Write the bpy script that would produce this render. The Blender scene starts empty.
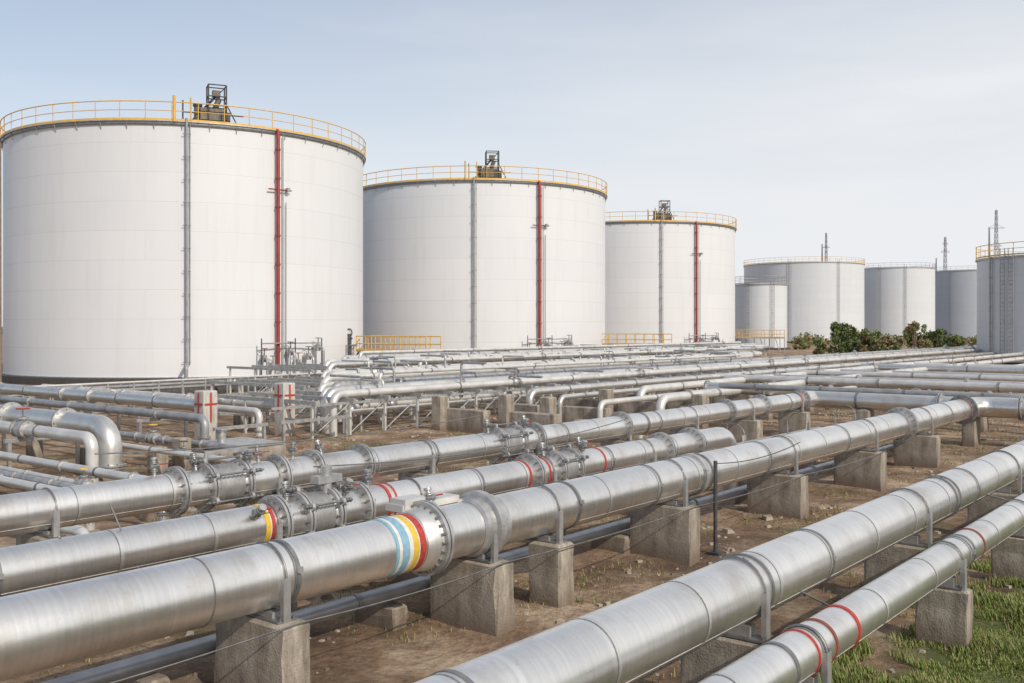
import bpy, math, random
from mathutils import Vector, Matrix, noise
random.seed(7)
F=995.0; HZ=327.0; CH=4.5
UX,UY=0.6247,0.7809
TH=math.atan2(UY,UX)
def to_st(X,Y): return (UX*X+UY*Y, -(UY*X-UX*Y))
def to_xy(s,t): return (UX*s-UY*t, UY*s+UX*t)
def g(px,py,z=0.0):
    Y=(CH-z)*F/(py-HZ); X=(px-512)/F*Y
    return to_st(X,Y)
def s_of(px,t):
    k=(px-512)/F
    return t*(UY+UX*k)/(UX-UY*k)

# ---------------------------------------------------------------- materials
def nt(name):
    m=bpy.data.materials.new(name); m.use_nodes=True
    n=m.node_tree; b=n.nodes['Principled BSDF']; return m,n,b
def N(n,t,**k):
    x=n.nodes.new(t)
    for a,v in k.items():
        if a in x.inputs.keys(): x.inputs[a].default_value=v
        else: setattr(x,a,v)
    return x
def ramp(n,stops):
    r=n.nodes.new('ShaderNodeValToRGB'); e=r.color_ramp.elements
    while len(e)<len(stops): e.new(0.5)
    for i,(p,c) in enumerate(stops):
        e[i].position=p; e[i].color=(c[0],c[1],c[2],1) if not isinstance(c,(int,float)) else (c,c,c,1)
    return r
def coords(n,scale=(1,1,1)):
    tc=n.nodes.new('ShaderNodeTexCoord'); mp=n.nodes.new('ShaderNodeMapping')
    mp.inputs['Scale'].default_value=scale
    n.links.new(tc.outputs['Object'],mp.inputs['Vector']); return mp.outputs[0]
def mix(n,a,b,f,mode='MIX'):
    m=n.nodes.new('ShaderNodeMix'); m.data_type='RGBA'; m.blend_type=mode
    L=n.links
    for sock,v in ((m.inputs[6],a),(m.inputs[7],b)):
        if hasattr(v,'is_output'): L.new(v,sock)
        else: sock.default_value=(v[0],v[1],v[2],1)
    if hasattr(f,'is_output'): L.new(f,m.inputs[0])
    else: m.inputs[0].default_value=f
    return m.outputs[2]
def math_(n,op,a,b=None,clamp=False):
    m=n.nodes.new('ShaderNodeMath'); m.operation=op; m.use_clamp=clamp
    for i,v in enumerate((a,b)):
        if v is None: continue
        if hasattr(v,'is_output'): n.links.new(v,m.inputs[i])
        else: m.inputs[i].default_value=v
    return m.outputs[0]
def bump(n,b,h,strength=0.3,dist=0.02):
    bp=n.nodes.new('ShaderNodeBump'); bp.inputs['Strength'].default_value=strength; bp.inputs['Distance'].default_value=dist
    n.links.new(h,bp.inputs['Height']); n.links.new(bp.outputs[0],b.inputs['Normal'])

def noisy(name,c1,c2,scale=3,rough=0.6,metal=0.0,bmp=0.0,stretch=(1,1,1),detail=6):
    m,n,b=nt(name); v=coords(n,stretch)
    t=N(n,'ShaderNodeTexNoise',Scale=scale,Detail=detail); n.links.new(v,t.inputs['Vector'])
    r=ramp(n,[(0.3,c1),(0.7,c2)]); n.links.new(t.outputs[0],r.inputs[0]); n.links.new(r.outputs[0],b.inputs['Base Color'])
    b.inputs['Roughness'].default_value=rough; b.inputs['Metallic'].default_value=metal
    if bmp: bump(n,b,t.outputs[0],bmp)
    return m

def pipe_metal(name,base,rough,metal=0.85,seg=1.15):
    m,n,b=nt(name)
    tc=n.nodes.new('ShaderNodeTexCoord')
    sep=n.nodes.new('ShaderNodeSeparateXYZ'); n.links.new(tc.outputs['Object'],sep.inputs[0])
    fl=math_(n,'FLOOR',math_(n,'DIVIDE',sep.outputs[0],seg))
    wn=N(n,'ShaderNodeTexWhiteNoise',noise_dimensions='1D'); n.links.new(fl,wn.inputs['W'])
    mp=N(n,'ShaderNodeMapping'); mp.inputs['Scale'].default_value=(22,1.2,1.2); n.links.new(tc.outputs['Object'],mp.inputs[0])
    t1=N(n,'ShaderNodeTexNoise',Scale=1.0,Detail=5); n.links.new(mp.outputs[0],t1.inputs['Vector'])
    t2=N(n,'ShaderNodeTexNoise',Scale=1.7,Detail=8,Roughness=0.65); n.links.new(tc.outputs['Object'],t2.inputs['Vector'])
    t3=N(n,'ShaderNodeTexNoise',Scale=14,Detail=6,Roughness=0.7); n.links.new(tc.outputs['Object'],t3.inputs['Vector'])
    v=math_(n,'ADD',math_(n,'MULTIPLY',wn.outputs[0],0.16),math_(n,'MULTIPLY',t1.outputs[0],0.36))
    v=math_(n,'ADD',v,0.73)
    sc=N(n,'ShaderNodeVectorMath',operation='SCALE'); sc.inputs[0].default_value=base; n.links.new(v,sc.inputs['Scale'])
    r=ramp(n,[(0.50,0),(0.72,1)]); n.links.new(t2.outputs[0],r.inputs[0])
    col=mix(n,sc.outputs[0],(0.38,0.31,0.24),math_(n,'MULTIPLY',r.outputs[0],0.42))
    r3=ramp(n,[(0.63,0),(0.72,1)]); n.links.new(t3.outputs[0],r3.inputs[0])
    col=mix(n,col,(0.26,0.22,0.18),math_(n,'MULTIPLY',r3.outputs[0],0.35))
    n.links.new(col,b.inputs['Base Color'])
    b.inputs['Metallic'].default_value=metal
    rr=math_(n,'ADD',math_(n,'MULTIPLY',t2.outputs[0],0.28),math_(n,'ADD',math_(n,'MULTIPLY',wn.outputs[0],0.06),rough-0.15)); n.links.new(rr,b.inputs['Roughness'])
    bump(n,b,math_(n,'ADD',t1.outputs[0],math_(n,'MULTIPLY',t2.outputs[0],2.0)),0.17,0.012)
    return m

def tank_paint(name,base,R,course=2.3,rust=0.5):
    m,n,b=nt(name)
    tc=n.nodes.new('ShaderNodeTexCoord'); sep=n.nodes.new('ShaderNodeSeparateXYZ'); n.links.new(tc.outputs['Object'],sep.inputs[0])
    an=math_(n,'MULTIPLY',math_(n,'ARCTAN2',sep.outputs[1],sep.outputs[0]),R)
    cb=n.nodes.new('ShaderNodeCombineXYZ'); n.links.new(an,cb.inputs[0]); n.links.new(sep.outputs[2],cb.inputs[1])
    br=N(n,'ShaderNodeTexBrick'); br.inputs['Scale'].default_value=1.0
    br.inputs['Mortar Size'].default_value=0.03; br.inputs['Brick Width'].default_value=9.2; br.inputs['Row Height'].default_value=course
    br.inputs['Mortar Smooth'].default_value=0.6
    br.inputs['Color1'].default_value=(base[0],base[1],base[2],1); br.inputs['Color2'].default_value=(base[0]*0.965,base[1]*0.97,base[2]*0.975,1)
    br.inputs['Mortar'].default_value=(base[0]*0.86,base[1]*0.87,base[2]*0.88,1)
    n.links.new(cb.outputs[0],br.inputs['Vector'])
    # horizontal weld seams, stronger than the vertical ones
    fz=math_(n,'FRACT',math_(n,'DIVIDE',sep.outputs[2],course))
    rh=ramp(n,[(0.0,1),(0.022,0)]); n.links.new(fz,rh.inputs[0])
    mp=N(n,'ShaderNodeMapping'); mp.inputs['Scale'].default_value=(0.9,0.05,1); n.links.new(cb.outputs[0],mp.inputs[0])
    st=N(n,'ShaderNodeTexNoise',Scale=1.0,Detail=8,Roughness=0.7); n.links.new(mp.outputs[0],st.inputs['Vector'])
    r=ramp(n,[(0.50,0),(0.80,1)]); n.links.new(st.outputs[0],r.inputs[0])
    col=mix(n,br.outputs[0],(base[0]*0.76,base[1]*0.76,base[2]*0.76),math_(n,'MULTIPLY',rh.outputs[0],0.7))
    col=mix(n,col,(base[0]*0.76,base[1]*0.74,base[2]*0.70),math_(n,'MULTIPLY',r.outputs[0],0.45))
    t2=N(n,'ShaderNodeTexNoise',Scale=0.16,Detail=4); n.links.new(cb.outputs[0],t2.inputs['Vector'])
    col=mix(n,col,(base[0]*0.82,base[1]*0.83,base[2]*0.86),math_(n,'MULTIPLY',t2.outputs[0],0.40))
    t3=N(n,'ShaderNodeTexNoise',Scale=1.9,Detail=9,Roughness=0.75); n.links.new(cb.outputs[0],t3.inputs['Vector'])
    r3=ramp(n,[(0.64,0),(0.73,1)]); n.links.new(t3.outputs[0],r3.inputs[0])
    low=N(n,'ShaderNodeMapRange'); low.inputs[1].default_value=0; low.inputs[2].default_value=6; low.inputs[3].default_value=1; low.inputs[4].default_value=0.06
    n.links.new(sep.outputs[2],low.inputs[0])
    col=mix(n,col,(0.34,0.25,0.17),math_(n,'MULTIPLY',math_(n,'MULTIPLY',r3.outputs[0],low.outputs[0]),rust))
    n.links.new(col,b.inputs['Base Color']); b.inputs['Roughness'].default_value=0.42
    bump(n,b,br.outputs['Fac'],0.3,-0.012)
    return m

def concrete(name,c1,c2,dark):
    m,n,b=nt(name); v=coords(n)
    t=N(n,'ShaderNodeTexNoise',Scale=2.2,Detail=10,Roughness=0.65); n.links.new(v,t.inputs['Vector'])
    r=ramp(n,[(0.3,c1),(0.68,c2)]); n.links.new(t.outputs[0],r.inputs[0])
    v2=coords(n,(4,4,0.8)); s=N(n,'ShaderNodeTexNoise',Scale=1.0,Detail=9,Roughness=0.75); n.links.new(v2,s.inputs['Vector'])
    r2=ramp(n,[(0.43,0),(0.66,1)]); n.links.new(s.outputs[0],r2.inputs[0])
    col=mix(n,r.outputs[0],dark,math_(n,'MULTIPLY',r2.outputs[0],0.8))
    sp=n.nodes.new('ShaderNodeSeparateXYZ'); n.links.new(v,sp.inputs[0])
    mr=N(n,'ShaderNodeMapRange'); mr.inputs[1].default_value=.05; mr.inputs[2].default_value=.45; mr.inputs[3].default_value=.75; mr.inputs[4].default_value=0
    n.links.new(math_(n,'SUBTRACT',sp.outputs[2],math_(n,'MULTIPLY',math_(n,'SUBTRACT',t.outputs[0],.5),.7)),mr.inputs[0])
    col=mix(n,col,(dark[0]*1.2,dark[1]*1.05,dark[2]*.95),mr.outputs[0])
    f=N(n,'ShaderNodeTexNoise',Scale=38,Detail=5); n.links.new(v,f.inputs['Vector'])
    rf=ramp(n,[(0.60,0),(0.68,1)]); n.links.new(f.outputs[0],rf.inputs[0])
    col=mix(n,col,dark,math_(n,'MULTIPLY',rf.outputs[0],0.55))
    n.links.new(col,b.inputs['Base Color']); b.inputs['Roughness'].default_value=0.92
    h=math_(n,'ADD',math_(n,'MULTIPLY',t.outputs[0],1.0),math_(n,'MULTIPLY',f.outputs[0],0.4)); bump(n,b,h,0.8,0.035)
    return m

M={}
M['clad']=pipe_metal('aluminium_cladding',(0.83,0.81,0.775),0.31,0.90)
M['clad2']=pipe_metal('aluminium_cladding_dull',(0.74,0.73,0.70),0.40,0.80,0.9)
M['galv']=noisy('galvanised_steel',(0.34,0.34,0.34),(0.58,0.58,0.57),5,0.44,0.6)
M['band']=noisy('steel_band',(0.20,0.20,0.205),(0.34,0.34,0.34),6,0.45,0.7)
M['wpipe']=noisy('pale_grey_pipe_paint',(0.56,0.55,0.53),(0.74,0.73,0.70),2,0.38,0.35)
M['gpipe']=noisy('grey_pipe_paint',(0.26,0.27,0.28),(0.40,0.41,0.42),2,0.45,0.3)
M['bpipe']=noisy('bluegrey_pipe',(0.30,0.31,0.33),(0.44,0.45,0.47),3,0.38,0.5)
M['dark']=noisy('dark_steel',(0.05,0.05,0.055),(0.11,0.11,0.11),5,0.6,0.3)
M['red']=noisy('red_paint',(0.26,0.028,0.02),(0.38,0.045,0.035),2,0.55)
M['rust']=noisy('rust_red',(0.16,0.045,0.03),(0.30,0.09,0.06),6,0.7)
M['yellow']=noisy('yellow_paint',(0.66,0.38,0.06),(0.78,0.48,0.10),3,0.5)
M['byellow']=noisy('band_yellow',(0.66,0.44,0.04),(0.80,0.56,0.08),14,0.5,.15)
M['bred']=noisy('band_red',(0.38,0.035,0.028),(0.52,0.07,0.05),14,0.5,.15)
M['bblue']=noisy('band_blue',(0.18,0.38,0.52),(0.30,0.49,0.60),14,0.5,.15)
M['bwhite']=noisy('band_white',(0.60,0.60,0.56),(0.76,0.76,0.72),14,0.5,.1)
M['conc']=concrete('concrete_weathered',(0.29,0.25,0.205),(0.50,0.45,0.38),(0.125,0.10,0.078))
M['concw']=concrete('concrete_whitewashed',(0.50,0.48,0.44),(0.64,0.62,0.58),(0.28,0.25,0.22))
M['concd']=concrete('concrete_dark',(0.10,0.10,0.10),(0.17,0.17,0.17),(0.05,0.05,0.05))
M['wood']=noisy('pole_brown',(0.16,0.12,0.09),(0.26,0.20,0.15),3,0.8)
M['stone']=noisy('stone_rubble',(0.24,0.20,0.155),(0.48,0.42,0.34),1.3,0.95)
M['leafA']=noisy('leaf_green',(0.10,0.15,0.035),(0.20,0.25,0.075),0.8,0.7)
M['leafB']=noisy('leaf_olive',(0.18,0.15,0.065),(0.28,0.22,0.11),0.8,0.7)
M['leafD']=noisy('leaf_dark',(0.05,0.075,0.025),(0.11,0.14,0.055),0.8,0.7)
M['grassA']=noisy('grass_green',(0.13,0.19,0.03),(0.24,0.29,0.07),1.1,0.6)
M['grassB']=noisy('grass_dry',(0.26,0.20,0.10),(0.40,0.33,0.17),1.1,0.8)
M['mast']=noisy('mast_steel_hazed',(0.28,0.29,0.32),(0.38,0.39,0.42),1,0.6,0.0)  # steel lightened in its colour to imitate haze over far masts
M['roofeq']=noisy('roof_equipment',(0.10,0.09,0.08),(0.22,0.18,0.14),4,0.6,0.2)

# ---------------------------------------------------------------- mesh builder
class MB:
    def __init__(s,name,field=True): s.name=name; s.v=[]; s.f=[]; s.m=[]; s.sm=[]; s.mats=[]; s.field=field
    def mi(s,k):
        if k not in s.mats: s.mats.append(k)
        return s.mats.index(k)
    def add(s,vs,fs,mat,smooth=False):
        o=len(s.v); s.v.extend([tuple(v) for v in vs]); k=s.mi(mat)
        for f in fs: s.f.append([o+i for i in f]); s.m.append(k); s.sm.append(smooth)
    def lathe(s,p,d,prof,n,mat,smooth=True):
        p=Vector(p); d=Vector(d).normalized()
        a=Vector((0,0,1)) if abs(d.z)<0.9 else Vector((1,0,0))
        x=d.cross(a).normalized(); y=d.cross(x)
        vs=[]
        for (h,r) in prof:
            for i in range(n):
                q=2*math.pi*i/n; vs.append(p+d*h+(x*math.cos(q)+y*math.sin(q))*r)
        fs=[]
        for j in range(len(prof)-1):
            for i in range(n): 
                k=(i+1)%n; fs.append([j*n+i,j*n+k,(j+1)*n+k,(j+1)*n+i])
        s.add(vs,fs,mat,smooth)
    def cyl(s,p0,p1,r,mat,n=12,r1=None,caps=True,smooth=True):
        p0=Vector(p0);p1=Vector(p1);d=p1-p0;L=d.length
        if L<1e-6: return
        r1=r if r1 is None else r1
        s.lathe(p0,d,[(0,r),(L,r1)],n,mat,smooth)
        if caps:
            s.lathe(p0,d,[(0,0.0005),(0,r)],n,mat,False); s.lathe(p0,d,[(L,r1),(L,0.0005)],n,mat,False)
    def ring(s,c,d,r,w,mat,n=32,inner=0.0):
        c=Vector(c); d=Vector(d).normalized(); s.cyl(c-d*w/2,c+d*w/2,r,mat,n)
    def box(s,c,size,mat,rot=0):
        x,y,z=size[0]/2,size[1]/2,size[2]/2; cr,sr=math.cos(rot),math.sin(rot)
        vs=[]
        for dz in(-z,z):
            for dx,dy in((-x,-y),(x,-y),(x,y),(-x,y)): vs.append((c[0]+dx*cr-dy*sr,c[1]+dx*sr+dy*cr,c[2]+dz))
        s.add(vs,[(0,3,2,1),(4,5,6,7),(0,1,5,4),(1,2,6,5),(2,3,7,6),(3,0,4,7)],mat)
    def block(s,c,size,mat,ch=0.03,jit=0.01):
        x,y,h=size[0]/2,size[1]/2,size[2]
        def loop(k,z,ins):
            X,Y=x-ins,y-ins
            return [(c[0]+a+random.uniform(-jit,jit),c[1]+b+random.uniform(-jit,jit),c[2]+z+(random.uniform(-jit,jit) if ins else 0)) for a,b in
              ((-X+k,-Y),(X-k,-Y),(X,-Y+k),(X,Y-k),(X-k,Y),(-X+k,Y),(-X,Y-k),(-X,-Y+k))]
        vs=loop(ch,-0.25,0)+loop(ch*random.uniform(.6,1.8),h*0.3,0)+loop(ch*random.uniform(.6,1.8),h*0.65,0)+loop(ch,h-ch,0)+loop(ch,h,ch)
        fs=[]
        for j in range(4):
            for i in range(8): k=(i+1)%8; fs.append([j*8+i,j*8+k,(j+1)*8+k,(j+1)*8+i])
        fs.append([32+i for i in range(8)])
        s.add(vs,fs,mat)
    def sweep(s,pts,r,mat,n=12,closed=False,caps=True):
        pts=[Vector(p) for p in pts]; L=len(pts); vs=[]
        T=[]
        for i in range(L):
            a=pts[i-1] if (i>0 or closed) else pts[i]; b=pts[(i+1)%L] if (i<L-1 or closed) else pts[i]
            T.append((b-a).normalized())
        up=Vector((0,0,1)) if abs(T[0].z)<0.9 else Vector((1,0,0))
        x=T[0].cross(up).normalized()
        for i in range(L):
            x=(x-T[i]*x.dot(T[i])).normalized(); y=T[i].cross(x)
            for k in range(n):
                q=2*math.pi*k/n; vs.append(pts[i]+(x*math.cos(q)+y*math.sin(q))*r)
        fs=[]
        for j in range(L if closed else L-1):
            for i in range(n):
                k=(i+1)%n; J=(j+1)%L; fs.append([j*n+i,j*n+k,J*n+k,J*n+i])
        s.add(vs,fs,mat,True)
        if caps and not closed:
            s.add(vs[:n],[list(range(n))[::-1]],mat); s.add(vs[-n:],[list(range(n))],mat)
    def pipe(s,pts,r,mat,n=16,R=None):
        s.sweep(fillet(pts,R or r*2.6),r,mat,n)
    def torus(s,c,d,R,r,mat,n=20,m=6):
        c=Vector(c); d=Vector(d).normalized(); a=Vector((0,0,1)) if abs(d.z)<0.9 else Vector((1,0,0))
        x=d.cross(a).normalized(); y=d.cross(x)
        s.sweep([c+(x*math.cos(2*math.pi*i/n)+y*math.sin(2*math.pi*i/n))*R for i in range(n)],r,mat,m,closed=True)
    def flange(s,c,d,r,mat='galv',n=28,bolts=16):
        c=Vector(c); d=Vector(d).normalized(); w=r*0.14
        s.cyl(c-d*(w+0.012),c-d*0.012,r*1.36,mat,n); s.cyl(c+d*0.012,c+d*(w+0.012),r*1.36,mat,n)
        a=Vector((0,0,1)) if abs(d.z)<0.9 else Vector((1,0,0)); x=d.cross(a).normalized(); y=d.cross(x)
        for i in range(bolts):
            q=2*math.pi*i/bolts; p=c+(x*math.cos(q)+y*math.sin(q))*r*1.20
            s.cyl(p-d*(w+0.06),p+d*(w+0.06),r*0.055,'band',6)
    def valve(s,c,d,r,wheel='dark',h=None):
        c=Vector(c); d=Vector(d).normalized(); h=h or r*3.2
        s.lathe(c-d*r*1.5,d,[(0,r*1.0),(r*.5,r*1.1),(r*1.0,r*1.4),(r*1.5,r*1.5),(r*2,r*1.4),(r*2.5,r*1.1),(r*3,r*1.0)],18,'galv')
        s.flange(c-d*r*1.6,d,r,'galv',18,8); s.flange(c+d*r*1.6,d,r,'galv',18,8)
        s.cyl(c,c+Vector((0,0,h*.6)),r*.5,'galv',10); s.cyl(c+Vector((0,0,h*.5)),c+Vector((0,0,h*.6)),r*.8,'galv',12)
        s.cyl(c+Vector((0,0,h*.6)),c+Vector((0,0,h)),r*.12,'band',6)
        s.torus(c+Vector((0,0,h)),(0,0,1),r*1.0,r*.09,wheel,18,6)
        for a in range(3):
            q=a*math.pi/3; e=Vector((math.cos(q),math.sin(q),0))*r; s.cyl(c+Vector((0,0,h))-e,c+Vector((0,0,h))+e,r*.06,wheel,5,caps=False)
    def joint(s,c,d,r,L):
        c=Vector(c); d=Vector(d).normalized()
        s.flange(c-d*L/2,d,r,'galv'); s.flange(c+d*L/2,d,r,'galv')
        prof=[]; k=14
        for i in range(k+1): prof.append((L*.85*i/k,r*(1.02 if i%2 else 1.18)))
        s.lathe(c-d*L*.425,d,prof,28,'galv')
        a=Vector((0,0,1)); x=d.cross(a).normalized(); y=d.cross(x)
        for i in range(6):
            q=math.pi/6+i*math.pi/3; o=(x*math.cos(q)+y*math.sin(q))*r*1.5
            s.cyl(c-d*L*.8+o,c+d*L*.8+o,r*.06,'band',8)
            for sg in(-1,1):
                pc=c+d*sg*L*.5+o*0.93; s.cyl(pc-d*.03,pc+d*.03,r*.22,'galv',8)
                for e in(.43,.62,.72): s.cyl(c+d*sg*L*e+o-d*.022,c+d*sg*L*e+o+d*.022,r*.12,'band',6)
    def tapping(s,c,r,h,side=0):
        c=Vector(c); q=Vector((0,math.sin(side),math.cos(side)))
        p=c+q*r*.95; s.cyl(p,p+q*h,.035,'galv',8); s.flange(p+q*h*.35,q,.05,'galv',12,6); s.flange(p+q*h*.8,q,.05,'galv',12,6)
        s.cyl(p+q*h*.6-Vector((.09,0,0)),p+q*h*.6+Vector((.09,0,0)),.05,'band',10); s.cyl(p+q*h,p+q*(h+.04),.06,'galv',10)
        s.box(p+q*h*.6+Vector((.18,0,.02)),(.2,.02,.02),'red')
    def done(s,origin=None):
        if not s.v: return None
        xs=[v[0] for v in s.v]; ys=[v[1] for v in s.v]; zs=[v[2] for v in s.v]
        o=Vector(origin) if origin else Vector(((min(xs)+max(xs))/2,(min(ys)+max(ys))/2,max(0,min(zs))))
        me=bpy.data.meshes.new(s.name); me.from_pydata([(v[0]-o.x,v[1]-o.y,v[2]-o.z) for v in s.v],[],s.f)
        for k in s.mats: me.materials.append(M[k])
        me.polygons.foreach_set('material_index',s.m); me.polygons.foreach_set('use_smooth',s.sm); me.update()
        ob=bpy.data.objects.new(s.name,me); bpy.context.collection.objects.link(ob)
        if s.field:
            x,y=to_xy(o.x,o.y); ob.location=(x,y,o.z); ob.rotation_euler=(0,0,TH)
        else: ob.location=o
        return ob
def fillet(pts,R,k=7):
    pts=[Vector(p) for p in pts]; out=[pts[0]]
    for i in range(1,len(pts)-1):
        a,b,c=pts[i-1],pts[i],pts[i+1]; u=(a-b); v=(c-b)
        ang=u.angle(v)
        if abs(ang-math.pi)<1e-3: out.append(b); continue
        dd=min(R/math.tan(ang/2),u.length*.48,v.length*.48); rr=dd*math.tan(ang/2)
        u.normalize(); v.normalize(); p0=b+u*dd; p1=b+v*dd; cen=b+(u+v).normalized()*(rr/math.sin(ang/2))
        e0=p0-cen; e1=p1-cen; om=e0.angle(e1)
        for j in range(k+1):
            q=j/k; out.append(cen+(e0*math.sin((1-q)*om)+e1*math.sin(q*om))/math.sin(om))
    out.append(pts[-1]); return out

S=(1,0,0); T_=(0,1,0); Z=(0,0,1)
# ---------------------------------------------------------------- ground sheet
def grid_coords():
    a=[0.0]; st=0.35
    while a[-1]<2500:
        a.append(a[-1]+st)
        if a[-1]>26: st*=1.13
    return a
gx=grid_coords(); gx=sorted(set([-x for x in gx[1:]]+gx)); 
gxs=[x+3 for x in gx]; gys=[y+26 for y in gx]
def gh(x,y):
    d=math.hypot(x,y-26)
    f=max(0,1-d/120)
    return f*(noise.noise(Vector((x*.35,y*.35,0)))*.09+noise.noise(Vector((x*1.3,y*1.3,3)))*.05)
vs=[(x,y,gh(x,y)) for y in gys for x in gxs]; W=len(gxs)
fs=[(j*W+i,j*W+i+1,(j+1)*W+i+1,(j+1)*W+i) for j in range(len(gys)-1) for i in range(W-1)]
m,n,b=nt('dirt_ground'); M['ground']=m
tc=n.nodes.new('ShaderNodeTexCoord'); P=tc.outputs['Object']
t1=N(n,'ShaderNodeTexNoise',Scale=0.5,Detail=10,Roughness=0.68); n.links.new(P,t1.inputs['Vector'])
t2=N(n,'ShaderNodeTexNoise',Scale=6,Detail=10,Roughness=0.75); n.links.new(P,t2.inputs['Vector'])
t3=N(n,'ShaderNodeTexVoronoi',Scale=9); n.links.new(P,t3.inputs['Vector'])
r1=ramp(n,[(0.35,(0.13,0.082,0.052)),(0.5,(0.30,0.205,0.135)),(0.63,(0.52,0.41,0.30))]); n.links.new(t1.outputs[0],r1.inputs[0])
r2=ramp(n,[(0.35,(0.32,0.30,0.28)),(0.65,(0.74,0.72,0.70))]); n.links.new(t2.outputs[0],r2.inputs[0])
col=mix(n,r1.outputs[0],r2.outputs[0],0.8,'OVERLAY')
rs=ramp(n,[(0.0,1),(0.16,0)]); n.links.new(t3.outputs[0],rs.inputs[0])
t4=N(n,'ShaderNodeTexNoise',Scale=1.1,Detail=3); n.links.new(P,t4.inputs['Vector'])
r4=ramp(n,[(0.5,0),(0.6,1)]); n.links.new(t4.outputs[0],r4.inputs[0])
col=mix(n,col,(0.54,0.46,0.36),math_(n,'MULTIPLY',math_(n,'MULTIPLY',rs.outputs[0],r4.outputs[0]),0.6))
t5=N(n,'ShaderNodeTexNoise',Scale=0.33,Detail=7,Roughness=0.6); mp=N(n,'ShaderNodeMapping'); mp.inputs['Location'].default_value=(13,7,0); n.links.new(P,mp.inputs[0]); n.links.new(mp.outputs[0],t5.inputs['Vector'])
r5=ramp(n,[(0.54,0),(0.64,1)]); n.links.new(t5.outputs[0],r5.inputs[0])
col=mix(n,col,(0.11,0.115,0.04),math_(n,'MULTIPLY',r5.outputs[0],0.5))
t6=N(n,'ShaderNodeTexNoise',Scale=0.21,Detail=6,Roughness=0.6); mp6=N(n,'ShaderNodeMapping'); mp6.inputs['Location'].default_value=(-31,17,4); n.links.new(P,mp6.inputs[0]); n.links.new(mp6.outputs[0],t6.inputs['Vector'])
r6=ramp(n,[(0.52,0),(0.64,1)]); n.links.new(t6.outputs[0],r6.inputs[0])
col=mix(n,col,(0.075,0.052,0.038),math_(n,'MULTIPLY',r6.outputs[0],0.45))
dp=N(n,'ShaderNodeVectorMath',operation='DOT_PRODUCT'); dp.inputs[1].default_value=(UY,-UX,0); n.links.new(P,dp.inputs[0])
e=math_(n,'ADD',dp.outputs['Value'],math_(n,'MULTIPLY',math_(n,'SUBTRACT',t1.outputs[0],0.5),4.0))
mr=N(n,'ShaderNodeMapRange'); mr.inputs[1].default_value=-4.6; mr.inputs[2].default_value=-3.7; n.links.new(e,mr.inputs[0])
gc=ramp(n,[(0.35,(0.07,0.10,0.022)),(0.65,(0.16,0.19,0.05))]); n.links.new(t2.outputs[0],gc.inputs[0])
col=mix(n,col,gc.outputs[0],mr.outputs[0])
n.links.new(col,b.inputs['Base Color']); b.inputs['Roughness'].default_value=1.0
bump(n,b,math_(n,'ADD',t2.outputs[0],math_(n,'MULTIPLY',t3.outputs[0],0.3)),1.0,0.12)
gb=MB('ground',False); gb.add(vs,fs,'ground',True); gb.done((0,0,0))

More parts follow.
